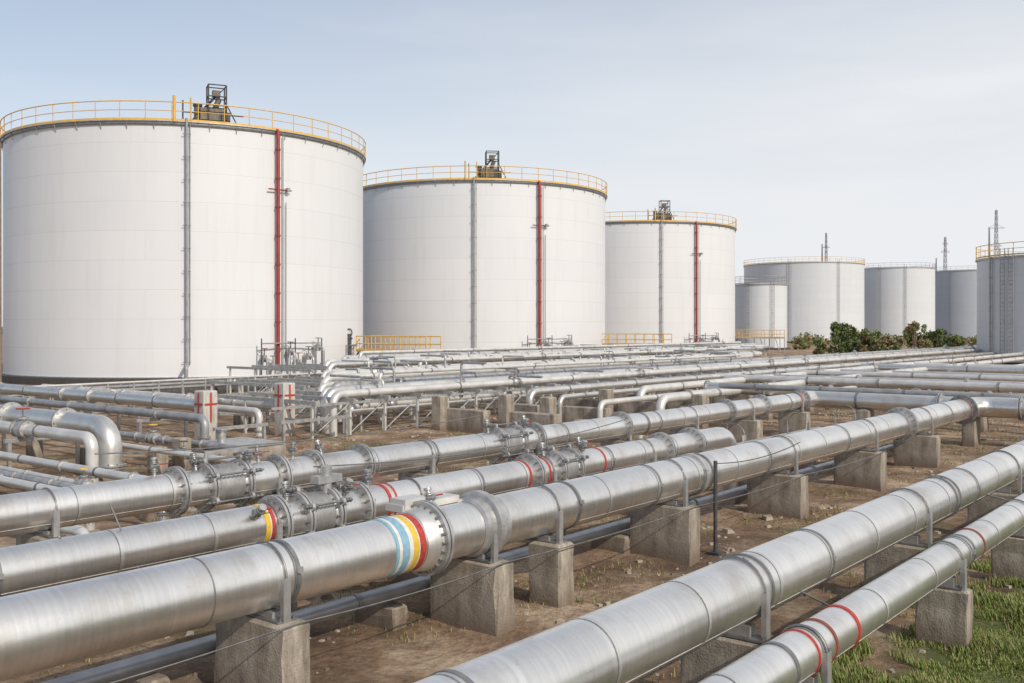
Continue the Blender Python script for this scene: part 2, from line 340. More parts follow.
# ---------------------------------------------------------------- tanks
def rayhit(px,X,Y,R):
    k=(px-512)/F; a=k*k+1; bb=-2*(k*X+Y); c=X*X+Y*Y-R*R
    dsc=max(0,bb*bb-4*a*c); y=(-bb-math.sqrt(dsc))/(2*a); return math.atan2(y-Y,k*y-X)
def tank(X,Y,R,H,zb,paint,name='storage_tank',rail=True,grey=None,red=None,hatch=None,ladder=None,railmat='yellow',seg=128,big=True):
    b=MB(name,False)
    def P(a,r,z): return (X+math.cos(a)*r,Y+math.sin(a)*r,z)
    zt=zb+H
    b.lathe((X,Y,zb),(0,0,1),[(0,R),(H,R)],seg,paint)
    b.lathe((X,Y,zt),(0,0,1),[(0,R+.02),(R*0.06,0.01)],seg,paint)
    b.lathe((X,Y,0),(0,0,1),[(-.2,R+.7),(zb-.02,R+.7),(zb-.01,R-.1)],seg,'concd',False)
    b.lathe((X,Y,zb-.0),(0,0,1),[(0,R+.12),(.06,R+.12),(.06,R-.01)],seg,'galv',False)
    b.lathe((X,Y,zt-.22),(0,0,1),[(0,R+.005),(0,R+.16),(.10,R+.18),(.22,R+.18),(.22,R-.02)],seg,'band' if big else 'galv',False)
    if big:
        b.lathe((X,Y,zt),(0,0,1),[(.0,R-.3),(.0,R+.28),(.07,R+.28),(.07,R-.3)],seg,'galv',False)
        for i in range(48):
            a=i*2*math.pi/48; b.cyl(P(a,R+.25,zt-.01),P(a,R+.02,zt-.6),.03,'galv',5)
    if rail:
        n_=int(2*math.pi*R/1.9); h=1.5; rr=R+(.22 if big else .1)
        for i in range(n_):
            a=i*2*math.pi/n_; b.cyl(P(a,rr,zt),P(a,rr,zt+h),.035,railmat,5,caps=False)
        for hh,rd in((h,.045),(h*.55,.032)):
            b.sweep([P(i*2*math.pi/96,rr,zt+hh) for i in range(96)],rd,railmat,5,closed=True)
        b.lathe((X,Y,zt+.07),(0,0,1),[(0,rr+.01),(.16,rr+.01)],96,railmat,False)
    def standoffs(a,z0,z1,st,off,mt):
        z=z0
        while z<z1:
            b.cyl(P(a,R-.02,z),P(a,R+off+.12,z),.045,mt,5); q=.3/R
            b.cyl(P(a-q,R+off*.9,z),P(a+q,R+off*.9,z),.035,mt,5); z+=st
    if grey:
        a=rayhit(grey,X,Y,R); 
        b.cyl(P(a,R+.3,zb+.3),P(a,R+.3,zt+.3),.095,'gpipe',10)
        a2=a+.24/R; b.cyl(P(a2,R+.2,zb+1),P(a2,R+.2,zt),.035,'gpipe',6)
        standoffs(a,zb+1.2,zt,1.75,.3,'gpipe')
        b.pipe([P(a,R+.32,zb+1.0),P(a,R+1.6,zb+1.0),P(a,R+1.6,zb-.4)],.13,'gpipe',10)
        if big: b.cyl(P(a-.9/R,R+.24,zt),P(a-.9/R,R+.24,zt+2.0),.11,railmat,6); b.cyl(P(a+.3/R,R+.24,zt),P(a+.3/R,R+.24,zt+1.9),.07,railmat,6)
    if red:
        a=rayhit(red,X,Y,R)
        b.pipe([P(a,R+.38,zb+.2),P(a,R+.38,zt+.05),P(a,R-1.2,zt+.05)],.15,'red',12,R=.3)
        a2=a+.5/R; b.cyl(P(a2,R+.25,zb+.3),P(a2,R+.25,zt-.3),.045,'gpipe',6)
        a3=a+.8/R; b.cyl(P(a3,R+.2,zb+.3),P(a3,R+.2,zt*.72),.03,'dark',6)
        z=zb+2
        while z<zt:
            b.cyl(P(a,R-.02,z),P(a,R+.6,z),.05,'rust',5); b.cyl(P(a,R+.38,z-.07),P(a,R+.38,z+.07),.20,'rust',12); z+=2.3
        zz=zb+H*.76; b.cyl(P(a-.8/R,R+.35,zz),P(a+1.2/R,R+.35,zz),.06,'rust',5); b.box(P(a+.9/R,R+.3,zz+.05),(.35,.25,.3),'gpipe',a)
        for da,zz,mt in((-1.3,1.4,'gpipe'),(.9,1.9,'galv'),(1.6,1.0,'gpipe'),(-.6,.8,'galv'),(2.6,1.5,'galv'),(3.6,2.2,'gpipe')):
            aa=a+da/R; b.pipe([P(aa,R-.1,zb+zz),P(aa,R+1.3,zb+zz),P(aa,R+1.3,0)],.12,mt,10); 
            b.cyl(P(aa,R+.7,zb+zz-.28),P(aa,R+.7,zb+zz+.28),.2,mt,10); b.cyl(P(aa,R+.5,zb+zz),P(aa,R+.58,zb+zz),.26,'galv',12)
            b.cyl(P(aa,R+.7,zb+zz+.28),P(aa,R+.7,zb+zz+.8),.04,'dark',6); b.torus(P(aa,R+.7,zb+zz+.8),(0,0,1),.24,.03,'red' if mt=='gpipe' else 'dark',12,5)
        b.cyl(P(a-1.6/R,R+.9,zb+2.6),P(a+3.8/R,R+.9,zb+2.6),.06,'gpipe',6)
        for da in(-1.6,1.2,3.8): b.cyl(P(a+da/R,R+.9,0),P(a+da/R,R+.9,zb+3.0),.05,'dark',6)
    if hatch:
        a=rayhit(hatch,X,Y,R); c=Vector(P(a,R-1.0,zt)); ex=Vector((-math.sin(a),math.cos(a),0)); ey=Vector((math.cos(a),math.sin(a),0))
        def Q(x,y,z): return c+ex*x+ey*y+Vector((0,0,z))
        b.box(Q(0,0,.9),(1.1,1.9,.9),'roofeq',a); b.box(Q(.9,.2,.6),(.8,.8,1.0),'dark',a)
        b.cyl(Q(-1.1,0,.1),Q(-1.1,0,1.5),.28,'roofeq',12); b.cyl(Q(-1.1,0,1.5),Q(-1.1,0,1.7),.36,'dark',12)
        for x in(-.35,1.0):
            for y in(-.5,.6): b.cyl(Q(x,y,0),Q(x,y,3.2),.06,'dark',6)
        for z in(1.6,2.3,3.2):
            for y in(-.5,.6): b.cyl(Q(-.35,y,z),Q(1.0,y,z),.05,'dark',6)
            for x in(-.35,1.0): b.cyl(Q(x,-.5,z),Q(x,.6,z),.05,'dark',6)
        b.cyl(Q(-1.6,0,.3),Q(.3,0,2.5),.06,'dark',6); b.cyl(Q(.2,.2,1.4),Q(.5,.2,2.2),.22,'roofeq',12)
        b.cyl(Q(-.35,0,1.6),Q(1.0,0,3.2),.04,'dark',5); b.box(Q(.3,0,2.6),(.5,.6,.5),'roofeq',a)
        b.cyl(Q(1.9,0,.3),Q(1.0,0,2.0),.05,'dark',6)
        b.cyl(Q(-2.2,0,1.0),Q(2.4,0,1.0),.05,'dark',6); b.cyl(Q(-2.2,0,0),Q(-2.2,0,1.9),.06,'dark',6)
    if ladder:
        for px in ladder:
            a=rayhit(px,X,Y,R)
            for da in(-.3,.3):
                b.cyl(P(a+da/R,R+.3,zb),P(a+da/R,R+.3,zt+.9),.05,'gpipe',5)
            z=zb
            while z<zt: b.cyl(P(a-.3/R,R+.3,z),P(a+.3/R,R+.3,z),.025,'gpipe',4); z+=.5
            z=zb+2.5
            while z<zt: b.cyl(P(a,R,z),P(a,R+.3,z),.04,'gpipe',4); z+=2.2
    return b.done((X,Y,zb))
def polar(D,deg): a=math.radians(deg); return (D*math.sin(a),D*math.cos(a))
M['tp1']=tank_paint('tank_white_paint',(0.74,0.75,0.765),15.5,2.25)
M['tp2']=tank_paint('tank_white_paint_hazed',(0.66,0.685,0.71),14,2.0,0.2)  # white paint of the farther tanks, distance haze mixed into its tone
M['tp3']=tank_paint('tank_grey_paint_shaded',(0.46,0.50,0.55),14,1.6,0.2)  # bluish grey tank, darkened in the paint colour to stand for shade
x,y=polar(96,-17.8); tank(x,y,15.5,19.6,.6,'tp1',grey=187,red=276,hatch=214)
x,y=polar(122,-1.95); tank(x,y,15.5,19.6,.6,'tp1',grey=474,red=538,hatch=490)
x,y=polar(165,7.24); tank(x,y,15.5,19.6,.6,'tp1',grey=661,red=695,hatch=664)
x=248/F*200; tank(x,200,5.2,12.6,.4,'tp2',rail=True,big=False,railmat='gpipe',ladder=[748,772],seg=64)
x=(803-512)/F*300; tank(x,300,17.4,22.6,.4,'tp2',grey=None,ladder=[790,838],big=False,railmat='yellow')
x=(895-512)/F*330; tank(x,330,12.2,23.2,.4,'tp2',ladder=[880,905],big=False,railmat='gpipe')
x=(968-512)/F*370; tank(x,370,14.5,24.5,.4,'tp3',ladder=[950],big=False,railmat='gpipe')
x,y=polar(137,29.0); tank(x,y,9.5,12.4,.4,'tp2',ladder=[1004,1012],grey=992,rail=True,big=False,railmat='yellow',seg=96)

# ---------------------------------------------------------------- main pipelines
tA,zA,rA=9.82,1.5,.39
tB,zB,rB=12.4,1.5,.31
tC,zC,rC=16.2,1.5,.33
tD,zD,rD=5.1,1.5,.36
tE,zE,rE=4.03,1.2,.235
def seams(b,s0,s1,t,z,r,st,skip=(),heavy=3):
    s=s0+st*.5; k=0
    while s<s1:
        if not any(abs(s-q)<.35 for q in skip):
            b.ring((s,t,z),S,r+.005,.014,'band',36); b.ring((s+.03,t,z),S,r+.004,.05,'clad2',36)
            if k%heavy==1: b.ring((s+.08,t,z),S,r+.014,.05,'band',36); b.box((s+.08,t-r-.02,z+.05),(.05,.05,.06),'galv')
        k+=1; s+=st*random.uniform(.9,1.1)
    b.cyl((s0,t-r*.80,z-r*.602),(s1,t-r*.80,z-r*.602),.006,'clad2',5,caps=False)
# A
b=MB('steel_pipeline'); sEnd=s_of(962,tA)
b.sweep([(-8,tA,zA),(sEnd,tA,zA)],rA,'clad',64)
fl=s_of(424,tA); co=s_of(478,tA)
bandsA=[s_of(p,tA) for p in(195,275,560)]
seams(b,fl+3.4,sEnd,tA,zA,rA,1.7,(fl,co,fl-.5),3)
for i,s in enumerate(bandsA):
    b.ring((s,tA,zA),S,rA+.006,.018,'band',48)
    if i: b.ring((s+.05,tA,zA),S,rA+.016,.06,'band',48); b.box((s+.05,tA-rA-.02,zA+.1),(.06,.06,.07),'galv')
for s in (-2,1.0,2.6): b.ring((s,tA,zA),S,rA+.006,.018,'band',48)
b.flange((fl,tA,zA),S,rA,'galv',48,24)
b.lathe((fl-.32,tA,zA),S,[(0,rA+.004),(.05,rA+.03),(.2,rA+.06),(.32,rA+.09)],48,'clad2')
o=fl-.36
for w,mt in((.12,'bred'),(.025,'bwhite'),(.10,'byellow'),(.08,'bwhite'),(.13,'bblue'),(.06,'bwhite'),(.05,'bblue')):
    b.ring((o-w/2,tA,zA),S,rA+.010,w-.004,mt,48); o-=w
b.lathe((co-.28,tA,zA),S,[(0,rA+.004),(.03,rA+.05),(.2,rA+.06),(.22,rA+.13),(.34,rA+.13),(.36,rA+.06),(.55,rA+.05),(.58,rA+.004)],48,'galv',False)
b.pipe([(fl+.5,tA,zA),(fl+.5,tA+.9,zA)],.17,'galv',20); b.flange((fl+.5,tA+.72,zA),T_,.17,'galv',20,10)
b.box((fl+.35,tA+.35,zA+.42),(1.2,.35,.1),'wpipe'); b.box((fl+.0,tA+.3,zA+.46),(.45,.3,.18),'wpipe')
b.tapping((fl+.28,tA,zA),rA,.28,.3); b.tapping((fl-1.6,tA,zA),rA,.2,1.2)
b.flange((s_of(900,tA),tA,zA),S,rA,'galv',32,18)
ss=s_of(690,tA); b.ring((ss,tA,zA),S,rA+.035,.14,'galv',44); b.ring((ss+.25,tA,zA),S,rA+.02,.06,'band',44)
b.flange((sEnd,tA,zA),S,rA,'band',32,18); b.ring((sEnd-.25,tA,zA),S,rA+.012,.07,'rust',40)
b.pipe([(sEnd,tA,zA),(40.3,tA,zA),(40.3,tA-1.5,zA)],rA*.98,'clad',40,R=.7)
b.done()
# B
b=MB('steel_pipeline'); eB=s_of(708,tB)
b.sweep([(-6,tB,zB),(eB,tB,zB)],rB,'clad',48)
j1=s_of(312,tB); j2=s_of(560,tB)
seams(b,-6,eB,tB,zB,rB,1.5,(j1,j2,j1-.5,j1+.5,j2-.4,j2+.4))
b.joint((j1,tB,zB),S,rB,.62); b.flange((j1+.95,tB,zB),S,rB); b.flange((j1-.75,tB,zB),S,rB)
o=j1-.95
for w,mt in((.07,'bred'),(.02,'bwhite'),(.08,'byellow')): b.ring((o-w/2,tB,zB),S,rB+.01,w,mt,40); o-=w
b.ring((j1+1.45,tB,zB),S,rB+.012,.06,'bred',40); b.ring((j1+1.6,tB,zB),S,rB+.012,.03,'bred',40)
b.joint((j2,tB,zB),S,rB,.6); b.flange((j2-1.1,tB,zB),S,rB)
for q in(-.75,-1.4,1.3): b.ring((j2+q,tB,zB),S,rB+.012,.05,'bred',40)
b.flange((s_of(660,tB),tB,zB),S,rB); b.flange((s_of(690,tB),tB,zB),S,rB)
b.pipe([(eB,tB,zB),(eB+1.1,tB,zB),(eB+1.1,tB,-.1)],rB,'clad',36,R=.6)
b.box((j1+.3,tB-.0,zB+.55),(.5,.2,.12),'galv'); b.cyl((j1+.3,tB,zB+.3),(j1+.3,tB,zB+.75),.09,'galv',12)
for q,sd in((-.45,.2),(.55,-.5),(.8,.6),(1.2,0),(-1.3,-.9)): b.tapping((j1+q,tB,zB),rB,.26,sd)
for q,sd in((-.5,.2),(.6,-.4),(.9,.3)): b.tapping((j2+q,tB,zB),rB,.26,sd)
b.done()
# C
b=MB('steel_pipeline'); eC=s_of(812,tC)
b.sweep([(-6,tC,zC),(eC,tC,zC)],rC,'clad',48)
k1=s_of(222,tC); k2=s_of(505,tC)
seams(b,-6,eC,tC,zC,rC,1.7,(k1,k2,k1-.5,k1+.5,k2-.4,k2+.4))
b.joint((k1,tC,zC),S,rC,.8); b.flange((k1-1.0,tC,zC),S,rC); b.flange((k1+1.3,tC,zC),S,rC); b.flange((k1+2.2,tC,zC),S,rC)
b.joint((k2,tC,zC),S,rC,.8); b.flange((k2+1.2,tC,zC),S,rC)
for q,sd in((-.5,.3),(.5,-.3),(.9,.2),(1.7,0),(2.6,.5),(-1.4,.1)): b.tapping((k1+q,tC,zC),rC,.3,sd)
for q,sd in((-.6,.2),(.6,-.4),(1.0,.3)): b.tapping((k2+q,tC,zC),rC,.3,sd)
b.box((k1+.1,tC,zC+.62),(.9,.08,.08),'galv'); b.cyl((k1-.35,tC,zC+.3),(k1-.35,tC,zC+.66),.04,'galv',8); b.cyl((k1+.55,tC,zC+.3),(k1+.55,tC,zC+.66),.04,'galv',8)
for px in(360,620,725,760,800): b.flange((s_of(px,tC),tC,zC),S,rC)
b.ring((s_of(795,tC),tC,zC),S,rC+.02,.12,'bred',40); b.ring((s_of(640,tC),tC,zC),S,rC+.02,.1,'band',40)
b.done()
# D
b=MB('steel_pipeline')
b.sweep([(-4,tD,zD),(44,tD,zD)],rD,'clad',56); seams(b,-4,44,tD,zD,rD,1.7,(),4)
for px in(735,935): 
    for dq in(0,.22): b.ring((s_of(px,tD)+dq,tD,zD),S,rD+.02,.04,'band',44)
b.flange((s_of(1040,tD),tD,zD),S,rD)
b.done()
# E
b=MB('steel_pipeline')
b.sweep([(-4,tE,zE),(40,tE,zE)],rE,'clad',40); seams(b,-4,40,tE,zE,rE,1.8)
for px,mt,w in((815,'rust',.05),(838,'bred',.06),(775,'band',.06),(797,'bred',.03),(968,'rust',.05),(958,'band',.05)): b.ring((s_of(px,tE),tE,zE),S,rE+.012,w,mt,40)
b.done()

def line(t,z,r,s0,s1,mat,n=16,ring=0,name='steel_pipeline',down0=False,down1=False,turn=0):
    b=MB(name); pts=[(s0,t,z),(s1,t,z)]
    if down0: pts=[(s0,t,-.1)]+pts
    if down1: pts=pts+[(s1,t,-.1)]
    if turn: pts=pts+[(s1,t+turn,z)]
    b.pipe(pts,r,mat,n)
    if ring:
        s=s0+ring*random.uniform(.3,1)
        while s<s1-.6:
            q=random.random()
            if q<.35: b.flange((s,t,z),S,r,'galv',16,6)
            elif q<.5 and r<.25: b.valve((s,t,z),S,r,random.choice(['dark','red','dark']))
            else: b.ring((s,t,z),S,r*1.06+.006,.06+r*.2,'band' if q<.8 else 'galv',16)
            s+=ring*random.uniform(.6,1.5)
    return b.done()
line(10.78,.5,.12,-8,38,'bpipe',20,5)
line(11.15,.42,.06,-8,36,'gpipe',10)
line(14.2,.7,.11,-6,36,'gpipe',16,4)
line(14.8,.55,.09,-6,30,'wpipe',12,4)
line(6.3,.45,.05,8,40,'gpipe',10,6)

# ---------------------------------------------------------------- supports
def support(s,t0,t1,h,th=.42,pipes=(),mat='conc',steel=True):
    b=MB('concrete_pipe_support')
    b.block((s,(t0+t1)/2,0),(th,t1-t0,h),mat,.03,.016)
    for (t,z,r) in pipes:
        if z-r-h>.02:
            b.box((s,t,(h+z-r)/2+.0),(.16,r*1.2,max(.02,z-r-h)),'galv')
        b.box((s,t,h+.014),(.3,r*2.2,.024),'band')
        b.sweep([(s,t+math.cos(a)*(r+.02),z+math.sin(a)*(r+.02)) for a in [i*math.pi/12 for i in range(-1,14)]],.014,'band',6)
        if steel:
            b.box((s-.02,t-r-.045,(h+z+.04)/2),(.10,.018,z+.04-h),'galv'); b.box((s-.065,t-r-.02,(h+z+.04)/2),(.016,.06,z+.04-h),'galv')
            b.box((s-.02,t+r+.045,(h+z+.05)/2),(.10,.02,z+.05-h),'galv')
            for q in(-.1,.1): b.cyl((s+q,t-r-.02,h),(s+q,t-r-.02,h+.06),.014,'band',6)
    b.done()
PA=(tA,zA,rA);PB=(tB,zB,rB);PC=(tC,zC,rC);PD=(tD,zD,rD);PE=(tE,zE,rE)
sA=lambda px: s_of(px,tA-.5)
for px in(292,500,565,690,800,880,935):
    s=sA(px)
    if px==565: support(s,tA-.55,tA+.1,1.02,.42,[PA])
    else: support(s,tA-.62,tA+.75,1.02,.42,[PA])
b=MB('steel_stanchion'); s=sA(708); b.cyl((s,tA-.66,0),(s,tA-.66,1.85),.04,'dark',10); b.box((s,tA-.66,.04),(.25,.25,.04),'dark'); b.done()
for s in (4.5,9.2,12.3,16.2,20.2,25.0,29.5,33.5): support(s+.3,tB-.5,tB+.5,1.1,.4,[PB])
for s in (7.5,12,16.4,20.5,25,29.2,33.5,38): support(s+.5,tC-.6,tC+.6,1.1,.45,[PC])
for px in(735,905,1000,1060):
    s=s_of(px,tD); support(s,tD-.55,tD+.6,1.0,.42,[PD])
for px in(680,812,952,1022):
    s=s_of(px,tE-.1); support(s,tE-.34,tE+.36,.82,.34,[PE])
for px in (150,390,620,760):
    s=s_of(px,10.78); support(s,10.55,11.4,.34,.3,[],'conc')

def cross_post(px,py,h=2.1,w=.72):
    s,t=g(px,py); b=MB('marked_concrete_post'); b.block((s,t,0),(w,w,h),'concw',.03,.006)
    zc=h-.62
    X=s-w/2-.02
    b.box((X,t,zc),(.012,.07,1.1),'bred'); b.box((X-.004,t,zc+.12),(.012,w*.86,.07),'bred')
    Y_=t-w/2-.02
    b.box((s,Y_,zc),(.07,.012,1.1),'bred'); b.box((s,Y_-.004,zc+.12),(w*.86,.012,.07),'bred')
    b.done(); return s,t
cross_post(206,446,2.1,.62); cross_post(285,436,2.2,.62)

# ---------------------------------------------------------------- left-hand branch lines (running across)
def cross_line(s,z,r,t0,t1,mat,n=20,ring=0,down=False,tail=None):
    b=MB('steel_pipeline'); pts=[(s,t1,z),(s,t0,z)]
    if down: pts.append((s,t0,-.1))
    if tail: pts+=tail
    b.pipe(pts,r,mat,n,R=r*1.9)
    if ring:
        t=t0+ring
        while t<t1:
            if random.random()<.5: b.flange((s,t,z),T_,r,'galv',18,8)
            else: b.ring((s,t,z),T_,r*1.05+.006,.1,'band',20)
            t+=ring*random.uniform(.7,1.4)
    if down: b.flange((s,t0,.45),Z,r,'galv',20,10); b.block((s,t0,0),(r*3.4,r*3.4,.25),'conc')
    return b.done()
cross_line(15.3,1.58,.33,27.2,54,'clad2',32,2.6,True)
cross_line(14.1,1.45,.17,26.0,54,'wpipe',20,3,True)
cross_line(22.4,1.5,.24,33.2,54,'clad2',24,3)
cross_line(21.4,1.15,.16,31.5,54,'gpipe',20,3,True)
cross_line(24.2,1.2,.14,32,54,'wpipe',16,3,True)
cross_line(26.5,1.2,.2,33.6,54,'wpipe',16,3)
for s_,z_,r_,t0_ in((12.2,.6,.1,19.5),(12.8,.55,.08,21),(13.4,.75,.12,20.5),(10.8,.9,.1,20),(17.6,.6,.09,24),(18.4,.8,.11,25),(9.9,.5,.12,18.5),(14.6,.45,.07,22),(16.2,.9,.08,21.5),(19.3,.5,.08,26)):
    cross_line(s_,z_,r_,t0_,54,'wpipe' if random.random()<.6 else 'galv',12,2.2,True)
b=MB('pipe_rack')
for t in(30,35,40,46,52):
    for s0,s1,h in((13.7,15.8,1.2),(20.9,22.9,.97),(23.8,26.9,.98)):
        b.box(((s0+s1)/2,t,h-.06),(s1-s0+.3,.12,.12),'galv')
        for s in(s0,s1): b.box((s,t,h/2-.06),(.1,.1,h-.0),'galv')
b.done()
b=MB('gate_valve'); b.valve((14.1,30,1.45),T_,.19,'red'); b.done()
b=MB('gate_valve'); b.valve((17.6,27,.6),T_,.12,'dark'); b.done()
b=MB('gate_valve'); b.valve((12.8,24,.55),T_,.12,'byellow'); b.done()
b=MB('gate_valve'); b.valve((18.4,30,.8),T_,.14,'byellow'); b.done()
b=MB('gate_valve'); b.valve((24.2,36,1.2),T_,.17,'red'); b.done()
s,t=g(232,462); b=MB('concrete_valve_pit')
for q in((0,-1.1,2.6,.25),(0,1.1,2.6,.25),(-1.18,0,.25,1.9),(1.18,0,.25,1.9)): b.block((s+q[0],t+q[1],0),(q[2],q[3],.55),'conc',.02)
b.box((s,t,.62),(2.5,2.3,.08),'galv'); b.cyl((s-.4,t,.6),(s-.4,t,1.1),.14,'galv',14); b.flange((s-.4,t,1.1),Z,.14,'galv',16,8); b.done()
for px,py in((88,470),(158,478),(182,470),(35,460),(255,425),(240,428)):
    s,t=g(px,py); b=MB('concrete_pipe_support'); b.block((s,t,0),(.4,.5,random.uniform(.7,1.1)),'conc'); b.done()

# ---------------------------------------------------------------- cross headers on the right
def support_row(s,t0,t1,z,r,st=4,w=.5):
    t=t0
    while t<t1:
        b=MB('concrete_pipe_support'); b.block((s,t,0),(w*1.5,w,z-r-.02),'conc'); b.box((s,t,z-r),(w,w*.5,.05),'galv'); b.done(); t+=st
def header(s,z,r,t0,t1,mat,ring=3): cross_line(s,z,r,t0,t1,mat,28,ring)
header(40.4,1.5,.33,-14,16.6,'clad2',3.5); support_row(40.4,-10,16,1.5,.33)
header(42.3,1.2,.22,-16,18,'wpipe',3); header(43.4,1.7,.14,-16,22,'gpipe',3); header(46,1.4,.28,-18,24,'clad2',4); header(49,1.3,.2,-20,26,'wpipe',4)
support_row(46,-14,22,1.4,.28,5)
for s_,z_,r_ in((54,1.5,.2),(58,1.3,.3),(63,1.5,.18),(69,1.3,.25),(77,1.4,.3),(86,1.3,.22)):
    header(s_,z_,r_,-30,27,random.choice(['wpipe','clad2','galv']),5); support_row(s_,-26,26,z_,r_,7,.45)
for t,z,r,px0,s1 in((20.6,1.0,.11,640,140),(22.2,1.35,.20,660,150),(24.0,1.2,.13,600,150),(25.8,1.4,.2,640,160),(27.4,1.2,.13,560,160),(29,1.4,.17,530,170)):
    line(t,z,r,s_of(px0,t),s1,random.choice(['wpipe','clad2','wpipe']),18,5,down0=True)
for px in(548,600,655,700,745,790,840,880):
    s=s_of(px,24); b=MB('concrete_pipe_support'); b.block((s,21.4,0),(.45,2.4,.85),'conc'); b.block((s+.4,25,0),(.45,2.4,.95),'conc'); b.block((s,28.3,0),(.45,2.2,.95),'conc'); b.done()
for px,py in((548,432),(506,428),(700,428),(606,420),(440,430)):
    s,t=g(px,py); b=MB('concrete_pipe_support'); b.block((s,t,0),(.55,.55,1.5),'conc'); b.done()

# ---------------------------------------------------------------- main pipe rack
rk=MB('pipe_rack')
s=22.0
while s<190:
    for tt0,tt1,h in((31,37.5,1.55),(39,46.5,1.6),(48,56,1.9)):
        if s<s_of(325,tt0)-2: continue
        if tt0>38 and s>s_of(770,tt0): continue
        rk.box((s,(tt0+tt1)/2,h-.08),(.14,tt1-tt0+.6,.16),'galv')
        if s<75: rk.box((s,(tt0+tt1)/2,.75),(.08,tt1-tt0+.2,.08),'galv')
        nleg=4 if s<75 else 3
        for i in range(nleg):
            t=tt0+(tt1-tt0)*i/(nleg-1); rk.box((s,t,(h-.16)/2-.05),(.10,.10,h-.06),'wpipe')
            if s<75 and i%2==0: rk.cyl((s,t,.1),(s+2.0,t,h-.2),.03,'galv',5)
    s+=2.0 if s<75 else 5
for t in(31,37.5,39,46.5): rk.box((55,t,1.36),(62,.08,.10),'galv')
rk.done()
rows=[(31.3,1.72,.16),(32.5,1.76,.21),(33.9,1.70,.14),(35.0,1.78,.22),(36.6,1.72,.16),(39.3,1.85,.2),(40.6,1.78,.14),(41.9,1.86,.24),(43.4,1.78,.15),(44.6,1.84,.2),(46.2,1.78,.16),(48.3,2.1,.2),(49.7,2.15,.26),(51.2,2.05,.14),(52.4,2.12,.2),(54,2.1,.18),(55.4,2.2,.22)]
for i,(t,z,r) in enumerate(rows):
    s0=s_of(random.uniform(318,350),t)
    s1=200 if t<38 else s_of(random.uniform(735,785),t)
    line(t,z,r,s0,s1,['wpipe','clad2','wpipe','galv','wpipe'][i%5],16,5,down0=True,turn=0 if t<38 else 5)
for t,z,r,px in((31.8,.9,.1,345),(33.2,.95,.13,350),(35.8,.9,.1,340),(40.2,.95,.12,345),(42.6,.9,.1,340),(45.5,.95,.14,345)):
    line(t,z,r,s_of(px,t),90,'wpipe',10,4,down0=True)
for t,z,r,px in((34,2.35,.1,380),(42.5,2.45,.12,420),(50.5,2.75,.12,360),(53,2.6,.1,460)):
    line(t,z,r,s_of(px,t),s_of(740,t),'wpipe',10,7,down0=True)
for i in range(75):
    t=random.choice([r[0] for r in rows])+.6; s=random.uniform(s_of(340,t),min(110,s_of(740,t)))
    b=MB('pipe_riser'); h=random.uniform(1.9,2.8); b.pipe([(s,t,0),(s,t,h),(s,t+random.choice([-1,1])*random.uniform(.8,2.5),h)],.06,random.choice(['wpipe','galv','gpipe']),8)
    b.torus((s,t,h*.55),(1,0,0),.16,.025,random.choice(['red','dark','dark']),12,5); b.cyl((s-.1,t,h*.55),(s+.1,t,h*.55),.1,'galv',8); b.done()

b=MB('concrete_dike_wall'); 
for s0 in range(-30,100,10): b.block((s0+5,58.5,0),(9.97,.35,1.05),'concd',.02,.004)
b.done()
for t,z,r in((56.9,.85,.09),(57.3,.55,.07)): line(t,z,r,-30,44,'gpipe',10,4)
b=MB('pipe_rack')
for i in range(30): 
    s=-20+i*2.2; b.box((s,57.1,.5),(.08,.08,1.0),'galv'); b.box((s,57.1,.7),(.06,.6,.06),'galv')
b.done()
b=MB('pipe_rack')
for i in range(14):
    s=22+i*1.5; b.box((s,50,.75),(.08,.08,1.5),'galv')
b.cyl((22,50,1.5),(43,50,1.5),.06,'wpipe',8); b.cyl((22,50,1.1),(43,50,1.1),.04,'galv',8); b.done()

